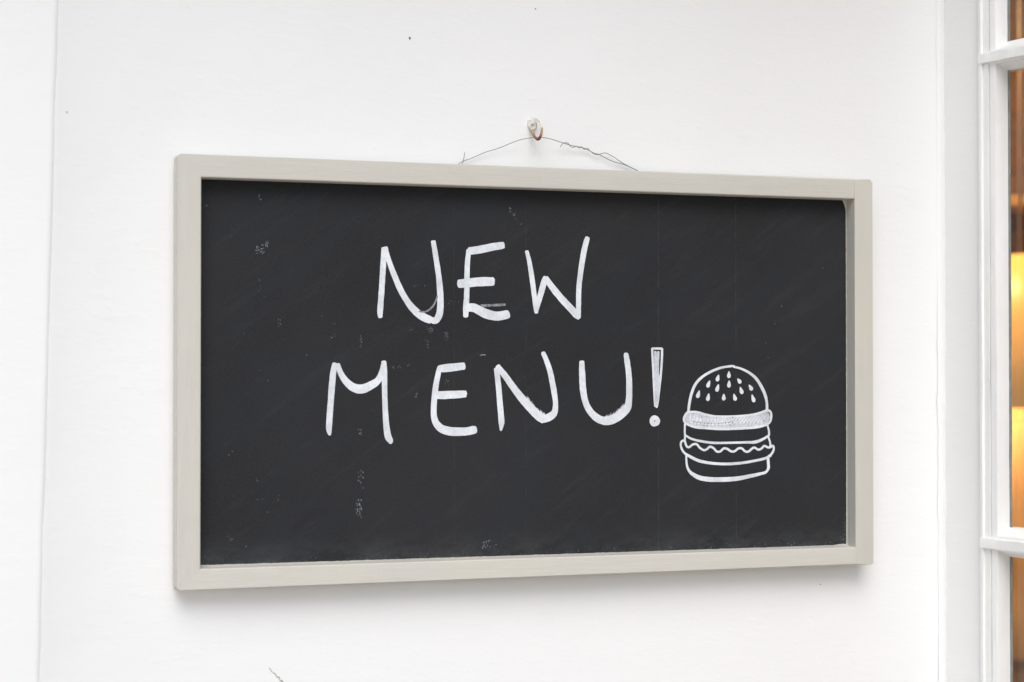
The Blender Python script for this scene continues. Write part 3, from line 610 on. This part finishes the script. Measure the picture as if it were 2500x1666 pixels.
pendant(1.45, 1.40, 2.50, 0.12, 34, 'small amber pendant lamp added out of view to fill the room with light')  # added lamp, hidden from the camera: fill light for the upper room
# a tiny lit globe low down, out of focus
bm = bmesh.new(); bmesh.ops.create_uvsphere(bm, u_segments=16, v_segments=10, radius=0.012)
gl = obj('fairy_light', bm, glow_mat('fairy_bulb', (1.0, 0.66, 0.28), 0.8), None, True)
gl.location = (1.801, 1.62, 1.035)
fl = bpy.data.lights.new('fairy_glow', 'POINT'); fl.energy = 0.55; fl.color = (1.0, 0.72, 0.40); fl.shadow_soft_size = 0.012
fo = bpy.data.objects.new('fairy_glow', fl); col.objects.link(fo); fo.parent = gl; fo.location = (0, -0.03, 0)
tag(gl, 'tiny round golden light glowing in the lowest pane', 'light')

# ------------------------------------------------------------------ the chalkboard
board = empty('chalkboard', (0, 0, BOARD_Z))
tag(board, 'black chalkboard in pale grey wooden frame reading NEW MENU! with a burger', 'chalkboard')
w, h = W / 2, H / 2
RC = 0.0040
def rail(name, poly, joints, mat, y0=0.0, y1=0.0254, bevel=0.0019):
    """poly: outline in (x, z); joints: indices i of edges (i, i+1) that are joints and stay sharp"""
    bm = bmesh.new()
    F = [bm.verts.new((x, y0, z)) for x, z in poly]
    B = [bm.verts.new((x, y1, z)) for x, z in poly]
    bm.faces.new(F); bm.faces.new(B[::-1])
    n = len(poly)
    soft = []
    for i in range(n):
        bm.faces.new((F[i], B[i], B[(i+1) % n], F[(i+1) % n]))
        if i not in joints:
            soft.append(bm.edges.get((F[i], F[(i+1) % n])))
    bmesh.ops.bevel(bm, geom=soft, offset=bevel, segments=4, profile=0.5, affect='EDGES')
    o = obj(name, bm, mat, board, True)
    md = o.modifiers.new('edges', 'EDGE_SPLIT'); md.split_angle = math.radians(30)
    return o
G = 0.00002
def arc(cx, cz, a0, a1, n=5):
    return [(cx + RC*math.cos(math.radians(a0 + (a1-a0)*k/n)), cz + RC*math.sin(math.radians(a0 + (a1-a0)*k/n))) for k in range(n+1)]
r2 = RC * (1 - math.sqrt(.5))
# left stile, mitred to both rails
tl = arc(-w + RC, h - RC, 135, 180); bl = arc(-w + RC, -h + RC, 180, 225)
poly = [(x - G, z) for x, z in tl + bl] + [(-w + FL, -h + FB), (-w + FL, h - FT)]
poly = [(x, z) for x, z in poly]
nl = len(tl + bl)
left = rail('left_stile', poly, {nl - 1, nl + 1}, FRAME_Z)
# top and bottom rails: mitre at the left, butted to the right stile
tt = arc(-w + RC, h - RC, 90, 135)
poly = [(x + G, z + G) for x, z in tt] + [(-w + FL + 2*G, h - FT), (w - FR - .00025, h - FT), (w - FR - .00025, h)]
top = rail('top_rail', poly, {5, 7}, FRAME_X)
bb = arc(-w + RC, -h + RC, 225, 270)
poly = [(x + G, z - G) for x, z in bb] + [(w - FR - G, -h), (w - FR - G, -h + FB), (-w + FL + 2*G, -h + FB)]
bottom = rail('bottom_rail', poly, {6, 8}, FRAME_X)
tr = arc(w - RC, h - RC, 0, 90); br = arc(w - RC*.7, -h + RC*.7, -90, 0)
br = [(w - RC*.7 + (x - (w - RC*.7))*.7, -h + RC*.7 + (z - (-h + RC*.7))*.7) for x, z in br]
poly = br + tr + [(w - FR, h), (w - FR, h - FT), (w - FR, -h + FB), (w - FR, -h)]
right = rail('right_stile', poly, {12, 14}, FRAME_Z)
# back panel: black painted board seated behind the rails
bm = bmesh.new(); add_box(bm, -w + 0.010, w - 0.010, FACE_Y, 0.0262, -h + 0.010, h - 0.010)
# seat the panel: it meets the rails inside their rebate
panel = obj('board_panel', bm, BOARD, board)
# ragged line of frame paint run onto the black along the lower edge and up the right
def paint_edge(parent, horizontal):
    bm = bmesh.new()
    rows = []
    n = 420
    for j in range(n + 1):
        t = j / n
        q = 0.5*noise.noise(Vector((t*60, 3, 1))) + 0.5*noise.noise(Vector((t*190, 8, 2)))
        if horizontal:
            x = -w + FL + (W - FL - FR) * t
            z = -h + FB - 0.001; e = 0.0011 + 0.0011*(1-t)**2 + 0.0007*q
            if t > 0.975: e += 0.0022*(t-0.975)/0.025*(1 + q)
            rows.append([bm.verts.new(p) for p in ((x, FACE_Y - 0.014, z + 0.0004), (x, FACE_Y - 0.006, z + 0.00125), (x, FACE_Y - 0.0014, z + 0.0013 + max(e, 0)*.5), (x, FACE_Y + 0.0004, z + 0.0011 + max(e, .0002)))])
        else:
            z = -h + FB + (H - FB - FT) * t
            x = w - FR + 0.001; e = 0.0004 + 0.0006*q + 0.0008*(1-t)**3
            if t > 0.965: e += 0.006*((t-0.965)/0.035)**2
            rows.append([bm.verts.new(p) for p in ((x, FACE_Y - 0.0016, z), (x - 0.001 - max(e, 0)*.5, FACE_Y - 0.0010, z), (x - 0.001 - max(e, .0001), FACE_Y + 0.0004, z))])
    for A, B in zip(rows, rows[1:]):
        for k in range(len(A)-1): bm.faces.new((A[k], A[k+1], B[k+1], B[k]))
    o = obj('paint_edge', bm, FRAME_Z, parent, True)
paint_edge(bottom, True)
paint_edge(right, False)

# chalk marker strokes: thin raised ribbons of paint on the panel
LAYER = [0]
def add_stroke(bm, pts, ragged=1.0, step=0.0016, th=0.00025, taper_ends=True):
    LAYER[0] += 1
    y = FACE_Y - th - 0.00002 * (LAYER[0] % 12)
    raw = catmull(pts, 14)
    # resample evenly
    path = [raw[0]]
    for p in raw[1:]:
        if math.hypot(p[0]-path[-1][0], p[1]-path[-1][1]) >= step: path.append(p)
    if math.hypot(raw[-1][0]-path[-1][0], raw[-1][1]-path[-1][1]) > step*.3: path.append(raw[-1])
    n = len(path)
    sd = LAYER[0] * 3.71
    L, R_ = [], []
    def side(i, sgn):
        p = path[i]; a = path[max(i-1, 0)]; b = path[min(i+1, n-1)]
        dx, dz = b[0]-a[0], b[1]-a[1]; m = math.hypot(dx, dz) or 1
        nx, nz = -dz/m, dx/m
        wv = p[2]*.5 * (1 + ragged*0.055*noise.noise(Vector((i*step*150, sgn*5, sd))) + ragged*0.05*noise.noise(Vector((i*step*520, sgn*9, sd))))
        return (p[0] + nx*wv*sgn, p[1] + nz*wv*sgn), (dx/m, dz/m)
    for i in range(n):
        L.append(side(i, 1)[0]); R_.append(side(i, -1)[0])
    def cap(i, sgn):
        p = path[i]; a = path[max(i-1, 0)]; b = path[min(i+1, n-1)]
        dx, dz = b[0]-a[0], b[1]-a[1]; m = math.hypot(dx, dz) or 1
        dx, dz = dx/m*sgn, dz/m*sgn
        nx, nz = -dz, dx
        out = []
        for k in range(1, 6):
            t = math.pi * k / 6
            rr = p[2]*.5
            ln = 0.42 * (1 + ragged*0.5*noise.noise(Vector((k*2.3, sd, i))))
            out.append((p[0] - nx*rr*math.cos(t) * -1 * -1 + dx*rr*math.sin(t)*ln, p[1] - nz*rr*math.cos(t) * -1 * -1 + dz*rr*math.sin(t)*ln))
        return out
    # outline: left side forward, end cap, right side back, start cap
    endc = cap(n-1, 1)      # runs from right (-n) to left (+n) in the forward frame
    startc = cap(0, -1)
    vf, vb = {}, {}
    def v(p, key):
        vf[key] = bm.verts.new((p[0], y, p[1])); vb[key] = bm.verts.new((p[0], FACE_Y + 0.0002, p[1]))
    for i in range(n): v(L[i], ('l', i)); v(R_[i], ('r', i))
    for k, p in enumerate(endc): v(p, ('e', k))
    for k, p in enumerate(startc): v(p, ('s', k))
    for i in range(n-1):
        bm.faces.new((vf['l', i], vf['l', i+1], vf['r', i+1], vf['r', i]))
    e_keys = [('r', n-1)] + [('e', k) for k in range(5)] + [('l', n-1)]
    s_keys = [('l', 0)] + [('s', k) for k in range(5)] + [('r', 0)]
    bm.faces.new([vf[k] for k in e_keys]); bm.faces.new([vf[k] for k in s_keys])
    rim = [('r', i) for i in range(n)] + [('e', k) for k in range(5)] + [('l', i) for i in range(n-1, -1, -1)] + [('s', k) for k in range(5)]
    for a, b in zip(rim, rim[1:] + rim[:1]):
        bm.faces.new((vf[a], vf[b], vb[b], vb[a]))

def fuzz(bm, pts, n=130):
    """dry bristle hairs flicking up off the inside of a stroke"""
    path = catmull(pts, 12)
    for k in range(n):
        p = path[int(random.random()*(len(path)-1))]
        x = p[0] + random.gauss(0, .0009); z = p[1] + random.gauss(0, .0008)
        ln = random.uniform(.0012, .0042); a = math.radians(random.gauss(122, 16)) if pts[0][1] > pts[-1][1] else math.radians(random.gauss(60, 14))
        wd = random.uniform(.00015, .0004)
        dx, dz = math.cos(a)*ln, math.sin(a)*ln
        y = FACE_Y - 0.00012 - 0.0000005*k
        bm.faces.new([bm.verts.new(q) for q in ((x - wd, y, z - .0008), (x + wd, y, z - .0008), (x + dx, y, z + dz))])

for i, (ch, strokes, extra) in enumerate(LETTERS):
    bm = bmesh.new()
    for s in strokes: add_stroke(bm, s)
    for e in extra:
        if e[0] == 'fuzz': fuzz(bm, e[1])
    o = obj('letter', bm, CHALK, board)
    o['label'] = 'hand painted white capital letter %s on the %s line' % (ch, 'upper' if i < 3 else 'lower')
    for e in extra:
        if e[0] != 'fuzz':
            bm = bmesh.new(); add_stroke(bm, e, 2.0); obj('old_stroke', bm, CHALK_FAINT, o)
bm = bmesh.new()
for s in EXCLAMATION[:3]: add_stroke(bm, s)
ex = obj('exclamation_mark', bm, CHALK, board)
bm = bmesh.new()
for s in EXCLAMATION[3:]: add_stroke(bm, s, 2.0)
obj('dry_filling', bm, CHALK_DRY, ex)
bm = bmesh.new()
rings = []
for r, y in ((0.0008, FACE_Y + .0002), (0.0010, FACE_Y - .00022), (DOT[2], FACE_Y - .00024), (DOT[2] * 1.01, FACE_Y + .0002)):
    rings.append([bm.verts.new((DOT[0] + r*(1 + .07*noise.noise(Vector((math.cos(a)*1.5, math.sin(a)*1.5, 4))))*math.cos(a), y, DOT[1] + r*(1 + .07*noise.noise(Vector((math.cos(a)*1.5, math.sin(a)*1.5, 9))))*math.sin(a))) for a in [2*math.pi*k/36 for k in range(36)]])
for A, B in zip(rings, rings[1:]):
    for k in range(36): bm.faces.new((A[k], A[(k+1) % 36], B[(k+1) % 36], B[k]))
obj('dot', bm, CHALK, ex)

bm = bmesh.new()
for s in BURGER: add_stroke(bm, [(x, z, wd * .93) for x, z, wd in s], 1.2)
burger = obj('burger_drawing', bm, CHALK, board)
burger['label'] = 'white line drawing of a tall burger with sesame seeds'
bm = bmesh.new()
yf = FACE_Y - 0.00012
bm.faces.new([bm.verts.new((x, yf, z)) for x, z in BURGER_FILL])
obj('bun_filling', bm, CHALK_DRY, burger)
# scribbled curls over the filling
bm = bmesh.new()
x0, z0 = min(p[0] for p in BURGER_FILL), min(p[1] for p in BURGER_FILL)
x1, z1 = max(p[0] for p in BURGER_FILL), max(p[1] for p in BURGER_FILL)
curl = []
for k in range(56):
    t = k / 55
    cx = x0 + .006 + (x1 - x0 - .016) * t * .62
    curl.append((cx + .0022*math.cos(k*1.5), z0 + .0118 + .0042*math.sin(k*1.5) - .0035*math.sin(t*math.pi*.9), .0013))
add_stroke(bm, curl, 1.5, 0.0007)
for k in range(9):
    cx = x0 + (x1 - x0)*(.55 + .042*k)
    add_stroke(bm, [(cx, z0 + .0045 + .0004*k, .0013), (cx + .0045, z0 + .0095 + .0004*k, .0015), (cx + .0085, z0 + .0140 + .0003*k, .0011)], 1.5)
obj('bun_scribble', bm, CHALK, burger)
for s in SEEDS:
    bm = bmesh.new(); add_stroke(bm, s, 0.7, 0.0008); obj('sesame_seed', bm, CHALK, burger)

# chalk specks and scuffs left on the panel
def specks(dim):
    bm = bmesh.new()
    rnd = random.Random(31 + dim)
    k = 0
    for x, z, rx, rz, n, ln, br in SPECKS:
        for i in range(n):
            if (rnd.random() < br * .9) == bool(dim): continue
            k += 1
            cx, cz = (x + rnd.uniform(-rx, rx), z + rnd.uniform(-rz, rz)) if n > 1 else (x, z)
            l = ln * rnd.uniform(.3, .8) * .5; wd = rnd.uniform(.00012, .00024) * (1.4 if n < 3 else 1)
            a = math.radians(rnd.gauss(99, 5)) if n > 2 else rnd.uniform(0, 3.14)
            dx, dz = math.cos(a)*l, math.sin(a)*l; nx, nz = -math.sin(a)*wd, math.cos(a)*wd
            y = FACE_Y - 0.00012
            bm.faces.new([bm.verts.new((px, y, pz)) for px, pz in ((cx-dx, cz-dz), (cx-dx*.4+nx, cz-dz*.4+nz), (cx+dx*.5+nx*.8, cz+dz*.5+nz*.8), (cx+dx, cz+dz), (cx+dx*.4-nx, cz+dz*.4-nz), (cx-dx*.5-nx*.9, cz-dz*.5-nz*.9))])
    # bright crumbs along the bottom edge and lower right corner
    for i in range(60 if not dim else 500):
        t = rnd.random()
        cx = -w + FL + (W - FL - FR)*t; cz = -h + FB + .0022 + abs(rnd.gauss(0, .0022 if not dim else .006))
        if rnd.random() < .25: cx = w - FR - .001 - abs(rnd.gauss(0, .004)); cz = -h + FB + .004 + abs(rnd.gauss(0, .02 if dim else .004))
        s = rnd.uniform(.00012, .0004)
        y = FACE_Y - 0.00012
        bm.faces.new([bm.verts.new((cx + s*math.cos(q)*rnd.uniform(.5, 1.2), y, cz + 1.4*s*math.sin(q)*rnd.uniform(.5, 1.2))) for q in (0, 1.05, 2.1, 3.14, 4.2, 5.2)])
    if not dim:
        for d in DASHES: add_stroke(bm, d, 1.0)
    return tag(obj('chalk_speck', bm, SPECK_DIM if dim else SPECK, panel), kind='stuff')
specks(0); specks(1)

# hanging wire: one mesh per strand, tied behind the top rail
def shift(pts): return [(x, y, z - BOARD_Z) for x, y, z in pts]
for nm, pts in (('hanging_wire', WIRE_MAIN), ('wire_twist', WIRE_TWIST), ('wire_end', WIRE_STUB)):
    bm = bmesh.new(); add_tube(bm, shift(pts), 0.00040 if nm != 'wire_end' else 0.00032, 6, 5)
    obj(nm, bm, WIRE, board, True)

# ------------------------------------------------------------------ hook in the wall
hook = empty('wall_hook', (PLUG[0], WALL_Y, PLUG[2]))
tag(hook, 'small rusty paint-clogged cup hook holding the wire above the chalkboard', 'hook')
hm = Mat('painted_rusty_hook', 0.6, 0.3)
tc = hm.n('ShaderNodeTexCoord'); sp = hm.n('ShaderNodeSeparateXYZ'); hm.link(tc.outputs['Object'], sp.inputs[0])
zz = hm.math('ADD', sp.outputs['Z'], hm.math('MULTIPLY', hm.math('SUBTRACT', hm.noise(300, 3, 0.6), 0.5), 0.006))
mr = hm.n('ShaderNodeMapRange'); hm.link(zz, mr.inputs[0])
mr.inputs[1].default_value = -0.0160; mr.inputs[2].default_value = 0.010
fleck = hm.ramp(hm.noise(420, 3, 0.6), [(0.56, 0.0), (0.62, 1.0)])
cc = hm.ramp(mr.outputs[0], [(0.0, (0.20, 0.06, 0.02)), (0.16, (0.36, 0.19, 0.10)), (0.42, (0.52, 0.37, 0.21)), (0.52, (0.72, 0.70, 0.62)), (1.0, (0.80, 0.80, 0.76))])
hm.colour(hm.mix(hm.math('MULTIPLY', fleck, 0.85), cc, (0.12, 0.11, 0.085)))
hm.bump((hm.noise(500, 3, 0.6), 0.6, 0.0006))
bm = bmesh.new()
add_tube(bm, [(x - PLUG[0], y - WALL_Y, z - PLUG[2]) for x, y, z in HOOK], 0.00165, 12, 6, lambda t: 0.85 + 0.25*math.sin(t*9)**2)
obj('hook_wire', bm, hm.m, hook, True)
pm = Mat('clogged_white_paint', 0.6, 0.3)
pm.colour(pm.mix(pm.ramp(pm.noise(260, 4, 0.6), [(0.5, 0.0), (0.72, 0.8)]), (0.74, 0.72, 0.68), (0.40, 0.32, 0.26)))
pm.bump((pm.noise(400, 3, 0.6), 0.6, 0.0008))
bm = bmesh.new()
bmesh.ops.create_icosphere(bm, subdivisions=4, radius=1.0)
for v in bm.verts:
    n = 1 + 0.22*noise.noise(v.co*2.1) + 0.12*noise.noise(v.co*5)
    v.co = Vector((v.co.x*0.0066*n + 0.0012, v.co.y*0.0044*n, v.co.z*0.0084*n + 0.0040))
obj('paint_lump', bm, pm.m, hook, True)
bm = bmesh.new()
ring = []
for k in range(20):
    a = 2*math.pi*k/20
    ring.append([bm.verts.new(((0.0036 + 0.0013*math.cos(b))*math.cos(a)*(1+.12*noise.noise(Vector((a*2, 1, 0)))), -0.0048 + 0.0013*math.sin(b), (0.0036 + 0.0013*math.cos(b))*math.sin(a) + 0.0004)) for b in [2*math.pi*q/8 for q in range(8)]])
for i in range(20):
    for q in range(8):
        bm.faces.new((ring[i][q], ring[(i+1) % 20][q], ring[(i+1) % 20][(q+1) % 8], ring[i][(q+1) % 8]))
obj('collar', bm, pm.m, hook, True)
